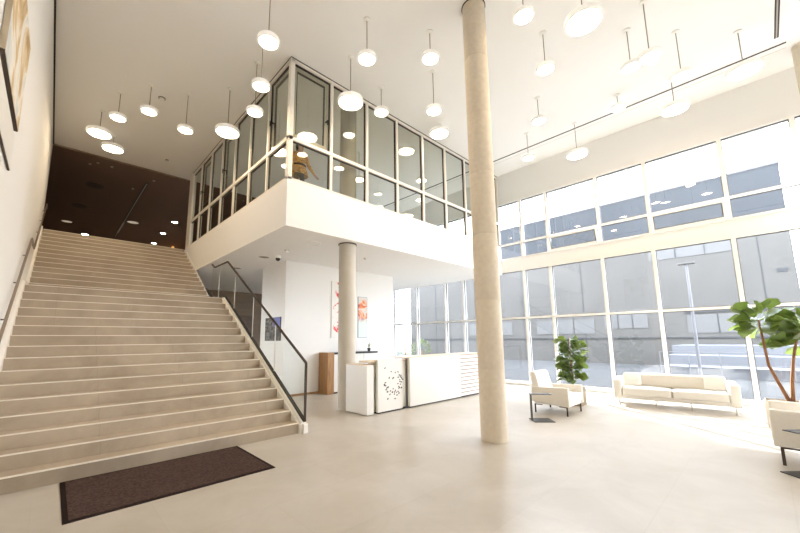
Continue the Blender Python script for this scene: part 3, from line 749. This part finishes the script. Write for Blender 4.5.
def make_armchair(label, loc, rz, s=1.0):
    """faces local -Y, origin at the middle of its floor outline"""
    t = thing('armchair', label, 'armchair', loc, rz, 'white leather armchairs by the windows'); t.scale = (s, s, s)
    w, d = .44, .40
    for sx in (-1, 1):
        bm = bmesh.new(); x0, x1 = (w-.085, w) if sx > 0 else (-w, -w+.085)
        prism(bm, [(-d, .19), (-d, .585), (d-.12, .565), (d, .56), (d, .24)], 'x', x0, x1)
        obj('arm', bm, M['leather_beige'], t, bevel=.018, seg=3, smooth=True)
    box('base_frame', -w+.085, w-.085, -d+.02, d-.02, .19, .27, M['leather'], t, .01)
    cush('seat', (-w+.09, w-.09, -d-.01, d-.12, .25, .43), M['leather'], t, .02)
    bm = bmesh.new(); prism(bm, [(d-.22, .30), (d-.08, .86), (d-.02, .90), (d+.05, .86), (d-.01, .25)], 'x', -w+.09, w-.09)
    obj('backrest', bm, M['leather'], t, bevel=.02, seg=3, smooth=True)
    for sx in (-1, 1):
        for sy in (-1, 1):
            bm = bmesh.new(); x = sx*(w-.045); y = sy*(d-.06)
            bx(bm, x-.012, x+.012, y-.014, y+.014, 0, .19); bx(bm, x-.012, x+.012, min(y, y-sy*.16), max(y, y-sy*.16), .172, .19)
            obj('leg', bm, M['rail'], t, bevel=.003)
    return t
make_armchair('white leather armchair beside the potted fig in front of the windows', (8.46, 3.40, 0), 0)
make_armchair('white leather armchair cut by the right picture border, with dark bent leg', (7.48, -.38, 0), PI, 1.19)

def make_sofa():
    # local: faces -X, length along Y; origin middle of floor outline
    t = thing('sofa', 'long white leather sofa standing along the windows', 'sofa', (10.86, 1.69, 0), math.atan2(.31, 2.22))
    L, D = 1.14, .42
    for sy in (-1, 1):
        y0, y1 = (L-.17, L) if sy > 0 else (-L, -L+.17)
        bm = bmesh.new(); prism(bm, [(-D, .15), (-D, .62), (D-.1, .64), (D, .62), (D, .15)], 'y', y0, y1)
        obj('arm', bm, M['leather'], t, bevel=.03, seg=3, smooth=True)
    bm = bmesh.new(); bx(bm, -D+.03, D, -L+.17, L-.17, .16, .25); obj('base_frame', bm, M['leather'], t, bevel=.012)
    for y0, y1 in ((-L+.175, -.005), (.005, L-.175)):
        cush('seat_cushion', (-D-.02, D-.2, y0, y1, .24, .43), M['leather'], t, .025)
    bm = bmesh.new(); prism(bm, [(D-.22, .25), (D-.16, .68), (D-.10, .72), (D, .70), (D, .2)], 'y', -L+.17, L-.17); obj('backrest', bm, M['leather'], t, bevel=.02, seg=3, smooth=True)
    cush('back_bolster', (D-.36, D-.13, -L+.46, L-.46, .44, .735), M['leather_beige'], t, .03)
    for y in (-L+.10, -.32, .32, L-.10):
        for x in (-D+.08, D-.08):
            bm = bmesh.new(); tube(bm, [(x, y, 0), (x, y, .16)], .014, 10); lathe(bm, [(0, 0), (.03, 0), (.03, .012), (0, .012)], 14, (x, y, 0)); obj('leg', bm, M['steel'], t)
    return t
sofa = make_sofa()
ca, sa = math.cos(sofa.rotation_euler.z), math.sin(sofa.rotation_euler.z)
def sofa_pt(x, y): return (sofa.location.x+ca*x-sa*y, sofa.location.y+sa*x+ca*y)
for (x, y, lab, tilt, yaw) in ((-.06, .76, 'square ivory cushion leaning in the left corner of the sofa', .28, .1), (-.06, -.76, 'square ivory cushion leaning in the right corner of the sofa', .30, -.25)):
    px_, py_ = sofa_pt(x, y)
    t = thing('throw_cushion', lab, 'cushion', (px_, py_, .458), sofa.rotation_euler.z+yaw, 'ivory throw cushions on the sofa')
    bm = bmesh.new(); cushion(bm, -.035, .035, -.18, .18, .0, .31, .05)
    bmesh.ops.rotate(bm, verts=bm.verts, cent=(0, 0, 0), matrix=Matrix.Rotation(tilt, 3, 'Y')); obj('cushion_cover', bm, M['pillow'], t)

def side_table(label, loc, rz):
    # C-shaped table: local x along the cantilever
    t = thing('side_table', label, 'side table', loc, rz, 'black C-shaped side tables')
    bm = bmesh.new(); bx(bm, 0, .40, -.18, .18, 0, .012); obj('base_plate', bm, M['black'], t, bevel=.003)
    bm = bmesh.new(); bx(bm, 0, .012, -.05, .05, .012, .51); obj('upright', bm, M['black'], t, bevel=.003)
    bm = bmesh.new(); bx(bm, 0, .40, -.08, .08, .51, .522); obj('table_top', bm, M['black'], t, bevel=.003)
side_table('black C-shaped side table in front of the left white armchair', (7.21, 3.44, 0), math.atan2(-.72, .69))
side_table('black side table cut by the lower right picture border', (6.80, -.33, 0), math.atan2(.69, -.73))

# ------------------------------------------------------------------ fiddle-leaf figs
def fig_leaf(bm, base, d, L, Wd, roll=0, mi=0, droop=.25):
    d = Vector(d).normalized(); upv = Vector((0, 0, 1)); s = d.cross(upv)
    if s.length < .1: s = Vector((1, 0, 0))
    s.normalize(); nrm = s.cross(d).normalized()
    s, nrm = (s*math.cos(roll)+nrm*math.sin(roll)), (nrm*math.cos(roll)-s*math.sin(roll))
    prof = [0.03, .42, .62, .60, .78, .98, 1.0, .80, .42, .03]
    base = Vector(base); nr = len(prof); rows = []
    ph = random.uniform(0, 6)
    for i, p in enumerate(prof):
        t = i/(nr-1); c = base+d*(L*t)-Vector((0, 0, 1))*droop*L*t*t
        row = []
        for j in (-1, -.5, 0, .5, 1):
            w = j*p*Wd/2
            cup = .10*Wd*abs(j)*p+.05*Wd*math.sin(t*9+ph+j*2)*abs(j)
            row.append(bm.verts.new(c+s*w+nrm*cup))
        rows.append(row)
    for a, b in zip(rows, rows[1:]):
        for j in range(4):
            f = bm.faces.new((a[j], a[j+1], b[j+1], b[j])); f.smooth = True; f.material_index = mi

def fig_plant(label, loc, pot, trunks, leaves, lm, Lr):
    t = thing('potted_fig', label, 'plant', loc)
    w, h, pm = pot
    bm = bmesh.new(); e = .02
    bx(bm, -w/2, w/2, -w/2, -w/2+e, 0, h); bx(bm, -w/2, w/2, w/2-e, w/2, 0, h); bx(bm, -w/2, -w/2+e, -w/2+e, w/2-e, 0, h); bx(bm, w/2-e, w/2, -w/2+e, w/2-e, 0, h); bx(bm, -w/2+e, w/2-e, -w/2+e, w/2-e, 0, .03)
    obj('planter', bm, pm, t)
    bm = bmesh.new(); bx(bm, -w/2+e, w/2-e, -w/2+e, w/2-e, .03, h-.03); obj('soil', bm, M['soil'], t)
    bm = None
    for pts, r in trunks:
        bm = bmesh.new(); tube(bm, pts, [r*(1-.5*i/(len(pts)-1)) for i in range(len(pts))], 8); obj('trunk', bm, M['bark'], t)
    bm = bmesh.new()
    for (b, d, L, Wd) in leaves: fig_leaf(bm, b, d, L, Wd, random.uniform(-1.2, 1.2), random.choice((0, 0, 1)), random.uniform(.05, .4))
    obj('foliage', bm, lm, t)
    return t
# left one: dense, fairly narrow
lv = []
for k in range(135):
    z = random.uniform(.60, 1.64); a = random.uniform(0, 2*PI)
    prof = (.40 if z > 1.1 else .24+.16*(z-.60)/.5)
    r = random.uniform(.02, prof*.55); el = random.uniform(-.15, .8)
    lv.append(((r*math.cos(a), r*math.sin(a), z-.05), (math.cos(a), math.sin(a), el), random.uniform(.20, .31), random.uniform(.15, .22)))
fig_plant('bushy fiddle-leaf fig in a beige planter behind the left armchair', (9.62, 3.46, 0), (.42, .44, M['planter']),
          [([(0, 0, .4), (.02, .0, .8), (-.03, .03, 1.2), (0, .02, 1.65)], .022), ([(.05, .03, .4), (.1, .05, .9), (.12, .04, 1.45)], .016), ([(-.05, -.04, .4), (-.12, -.05, .9), (-.13, -.02, 1.4)], .016)],
          lv, [M['leaf_dark'], M['leaf']], None)
# right one: big leaves on two leaning trunks
lv = []
def crown(c, R, H, n):
    for k in range(n):
        a = random.uniform(0, 2*PI); e = random.uniform(-.5, .95); rr = random.uniform(.15, .55)
        dv = Vector((math.cos(a)*math.cos(e), math.sin(a)*math.cos(e), math.sin(e)))
        b = Vector(c)+Vector((dv.x*R*rr, dv.y*R*rr, dv.z*H*rr))
        lv.append((b, (dv.x, dv.y, dv.z+.25), random.uniform(.30, .42), random.uniform(.22, .30)))
crown((0, .12, 1.93), .46, .58, 40); crown((.0, -.42, 1.70), .5, .75, 52); crown((.0, -.22, 1.48), .35, .35, 14)
fig_plant('tall fiddle-leaf fig with big leaves and two bare trunks at the right border', (9.95, -.06, 0), (.46, .46, M['planter_white']),
          [([(0, -.1, .42), (.0, .0, .75), (.0, .10, 1.1), (.0, .12, 1.5), (0, .14, 1.95)], .032), ([(.02, -.13, .42), (.0, -.16, .8), (.02, -.22, 1.2), (0, -.36, 1.85)], .034)],
          lv, [M['leaf'], M['leaf_dark']], None)

# ------------------------------------------------------------------ the person behind the glass corner
def person():
    t = thing('person', 'person in golden patterned jacket and dark belt standing behind the glass corner', 'person', (4.34, 7.95, ZF-.002), 0)
    bm = bmesh.new(); ly = bm.verts.layers.skin.verify()
    V = {}
    def v(n, p, r):
        x = bm.verts.new(p); x[ly].radius = (r, r*.82) if not isinstance(r, tuple) else r; V[n] = x
    def e(*ns):
        for a, b in zip(ns, ns[1:]): bm.edges.new((V[a], V[b]))
    v('pel', (0, 0, .90), (.155, .115)); v('waist', (0, 0, 1.06), (.15, .115)); v('chest', (0, .0, 1.26), (.185, .13)); v('ub', (0, 0, 1.37), (.11, .09))
    v('neck', (0, -.01, 1.45), .05); v('head0', (0, -.02, 1.52), (.07, .08)); v('head1', (0, -.02, 1.60), (.08, .095)); v('head2', (0, -.015, 1.66), (.06, .07))
    e('pel', 'waist', 'chest', 'ub', 'neck', 'head0', 'head1', 'head2')
    v('nose', (0, -.115, 1.565), .012); e('head0', 'nose')
    arms = {1: ((.17, 0, 1.38), (.30, .01, 1.14), (.43, -.05, .95), (.47, -.08, .88)), -1: ((-.17, 0, 1.38), (-.24, .02, 1.12), (-.22, -.12, .92), (-.20, -.16, .86))}
    for s, (sh, el, wr, pa) in arms.items():
        v(f's{s}', sh, .075); v(f'e{s}', el, .062); v(f'w{s}', wr, .03); v(f'p{s}', pa, (.036, .022)); e('ub', f's{s}', f'e{s}', f'w{s}', f'p{s}')
        d = (Vector(pa)-Vector(wr)).normalized(); side = d.cross(Vector((0, 1, 0))).normalized()
        for i, (off, L) in enumerate(((-.030, .065), (-.010, .078), (.010, .075), (.029, .058))):
            b = Vector(pa)+side*off+d*.02; q1 = b+d*L*.55+Vector((0, -.006, 0)); q2 = b+d*L+Vector((0, -.022, 0))
            v(f'f{s}{i}a', b, .0095); v(f'f{s}{i}b', q1, .0085); v(f'f{s}{i}c', q2, .007); e(f'p{s}', f'f{s}{i}a', f'f{s}{i}b', f'f{s}{i}c')
        b = Vector(wr)+d*.03-side*.038; q = b-side*.022+d*.035
        v(f't{s}a', b, .011); v(f't{s}b', q, .0085); e(f'w{s}', f't{s}a', f't{s}b')
        v(f'h{s}', (.085*s, 0, .86), .088); v(f'k{s}', (.10*s, -.02, .48), .056); v(f'an{s}', (.10*s, .02, .09), .04); v(f'to{s}', (.115*s, -.13, .04), (.042, .035))
        e('pel', f'h{s}', f'k{s}', f'an{s}', f'to{s}')
    V['pel'][ly].use_root = True
    me = bpy.data.meshes.new('body'); bm.to_mesh(me); bm.free()
    o = bpy.data.objects.new('body', me); COL.objects.link(o)
    o.modifiers.new('skin', 'SKIN'); sb_ = o.modifiers.new('sub', 'SUBSURF'); sb_.levels = 2; sb_.render_levels = 2
    dg = bpy.context.evaluated_depsgraph_get(); m2 = bpy.data.meshes.new_from_object(o.evaluated_get(dg))
    bpy.data.objects.remove(o)
    for m in (M['jacket'], M['trousers'], M['skin'], M['black']): m2.materials.append(m)
    for p in m2.polygons:
        c = p.center; p.use_smooth = True
        hand = (c.x > .42 and c.z < .965) or (c.x < -.17 and c.z < .935 and c.y < -.09)
        p.material_index = 2 if (c.z > 1.44 or hand) else (0 if (c.z > .90 or c.x > .24) else (3 if c.z < .085 else 1))
    b = bpy.data.objects.new('body', m2); COL.objects.link(b); b.parent = t
    bm = bmesh.new(); lathe(bm, [(.0, 1.755), (.05, 1.745), (.09, 1.70), (.105, 1.63), (.10, 1.56), (.085, 1.50), (.07, 1.50), (.085, 1.58), (.07, 1.68), (0, 1.70)], 20)
    for q in bm.verts:
        q.co.y = q.co.y*1.05+.012
        if q.co.y < -.05 and q.co.z < 1.64: q.co.y = -.03
    obj('hair', bm, M['hair'], t)
    bm = bmesh.new()
    rings = []
    for z, rx, ry in ((1.06, .175, .135), (.98, .20, .155), (.88, .235, .18), (.80, .255, .19)):
        rings.append([bm.verts.new((rx*math.cos(k*PI/14), ry*math.sin(k*PI/14), z)) for k in range(28)])
    for a, b2 in zip(rings, rings[1:]):
        for k in range(28): f = bm.faces.new((a[k], a[(k+1) % 28], b2[(k+1) % 28], b2[k])); f.smooth = True
    jk = obj('jacket_hem', bm, M['jacket'], t); sm = jk.modifiers.new('thick', 'SOLIDIFY'); sm.thickness = .008
    bm = bmesh.new(); rings = []
    for z, g in ((1.035, .0), (1.035, .012), (1.085, .012), (1.085, 0)):
        rings.append([bm.verts.new(((.174+g)*math.cos(k*PI/14), (.136+g)*math.sin(k*PI/14), z)) for k in range(28)])
    for a, b2 in zip(rings, rings[1:]):
        for k in range(28): f = bm.faces.new((a[k], a[(k+1) % 28], b2[(k+1) % 28], b2[k]))
    obj('belt', bm, M['black'], t)
    for s in (-1, 1):
        bm = bmesh.new(); bmesh.ops.create_uvsphere(bm, u_segments=10, v_segments=6, radius=.011, matrix=Matrix.Translation((.03*s, -.092, 1.60))); obj('eye', bm, M['hair'], t)
    bm = bmesh.new(); bx(bm, -.024, .024, -.098, -.088, 1.522, 1.530); obj('mouth', bm, mat('lips', (.42, .16, .13), .5), t)
person()

# ------------------------------------------------------------------ outdoors
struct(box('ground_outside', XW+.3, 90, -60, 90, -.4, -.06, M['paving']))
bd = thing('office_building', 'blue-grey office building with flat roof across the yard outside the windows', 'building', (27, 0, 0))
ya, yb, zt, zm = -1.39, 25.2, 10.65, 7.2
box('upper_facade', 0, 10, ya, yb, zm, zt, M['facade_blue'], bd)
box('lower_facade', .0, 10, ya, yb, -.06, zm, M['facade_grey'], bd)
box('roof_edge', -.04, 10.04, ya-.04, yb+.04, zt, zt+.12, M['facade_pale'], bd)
for y in [ya+2.2*k for k in range(1, 12)]:
    box('facade_joint', -.012, 0, y-.02, y+.02, zm, zt, M['facade_line'], bd)
for y in [ya+4.4*k+1.2 for k in range(0, 6)]:
    box('panel_joint', -.012, 0, y-.025, y+.025, .0, zm, M['facade_line'], bd)
for z, y0, y1 in ((zm, ya, yb), (3.05, ya, 3.2), (1.6, ya, yb)):
    box('ledge', -.06, 0, y0, y1, z-.05, z+.03, M['facade_line'], bd)
for y0, y1, z0, z1 in ((.6, 4.6, 6.35, 7.0), (8, 12, 1.9, 2.9), (14, 18, 1.9, 2.9), (5, 7.4, 2.2, 3.4), (-.9, 3.1, 1.85, 2.9)):
    w = box('facade_window', -.03, 0, y0, y1, z0, z1, M['facade_pale'], bd)
    for k in range(1, 3):
        q = box('window_bar', -.045, -.03, y0+(y1-y0)*k/3-.03, y0+(y1-y0)*k/3+.03, z0, z1, M['facade_line'], None); q.parent = w
sg = box('door_plate', -.03, 0, -1.1, -.72, 4.9, 5.1, M['facade_line'], bd)
tw = sempty('unseen_sun_block', (30, 43.8, -.06))  # unseen block added to shade part of the windows from the sun
box('sun_block_body', 0, 12, 0, 20, 0, 46, M['facade_grey'], tw)
box('sun_block_roof', -.2, 12.2, -.2, 20.2, 46, 46.6, M['facade_pale'], tw)
an = thing('annex_building', 'low pale annex right of the office building outside', 'building', (27, -10, 0))
box('annex_wall', 2, 9, -8, 8.4, -.06, 4.0, M['facade_grey'], an)
box('annex_roof', 1.8, 9.2, -8.2, 8.45, 4.0, 4.25, M['facade_pale'], an)
for k in range(3):
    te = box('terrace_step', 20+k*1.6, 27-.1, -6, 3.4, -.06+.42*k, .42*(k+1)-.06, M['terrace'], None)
    tag(te, ['lowest pale terrace slab outside the windows', 'middle pale terrace slab outside the windows', 'upper pale terrace slab against the building'][k], 'terrace', 'terrace slabs outside')
fr = thing('yard_railing', 'thin metal railing along the terrace outside the windows', 'railing', (19.9, 0, -.06))
for z in (.55, 1.05): box('railing_bar', -.02, .02, -5.5, 3.4, z-.02, z+.02, M['lamp_post'], fr)
for k in range(10): box('railing_post', -.02, .02, -5.5+k*.985, -5.46+k*.985, 0, 1.07, M['lamp_post'], fr)
lp = thing('street_lamp', 'slim pale street lamp with two heads in the yard outside', 'street lamp', (18, 1.88, -.06))
bm = bmesh.new(); tube(bm, [(0, 0, 0), (0, 0, 4.55)], [.06, .045], 12); obj('post', bm, M['lamp_post'], lp)
for s in (-1, 1):
    bm = bmesh.new(); bx(bm, -.09, .09, min(0, s*.26), max(0, s*.26), 4.53, 4.6); obj('lamp_head', bm, M['facade_pale'], lp, bevel=.02)
for i, (y, h) in enumerate(((17.6, 1.7), (19.3, 1.9), (21.0, 1.6))):
    t = thing('shrub', ['pale shrub outside beyond the reception desk, rightmost of three', 'pale shrub outside beyond the reception desk, middle of three', 'pale shrub outside beyond the reception desk, leftmost of three'][i], 'shrub', (20, y, -.06), 0, 'shrubs outside the reception windows')
    bm = bmesh.new()
    for k in range(420):
        a = random.uniform(0, 2*PI); e = random.uniform(-1.2, 1.5); rr = random.uniform(.5, 1)**.5
        c = Vector((math.cos(a)*math.cos(e)*.7*rr, math.sin(a)*math.cos(e)*.8*rr, h*.55+math.sin(e)*h*.45*rr))
        d = Vector((random.gauss(0, 1), random.gauss(0, 1), random.gauss(0, 1))).normalized(); s = d.cross(Vector((0, 0, 1))).normalized()
        q = [c, c+d*.07+s*.035, c+d*.14, c+d*.07-s*.035]; bm.faces.new([bm.verts.new(p) for p in q])
    obj('foliage', bm, M['hedge'], t)
    bm = bmesh.new(); tube(bm, [(0, 0, 0), (.02, 0, h*.5)], .04, 8); obj('stem', bm, M['bark'], t)
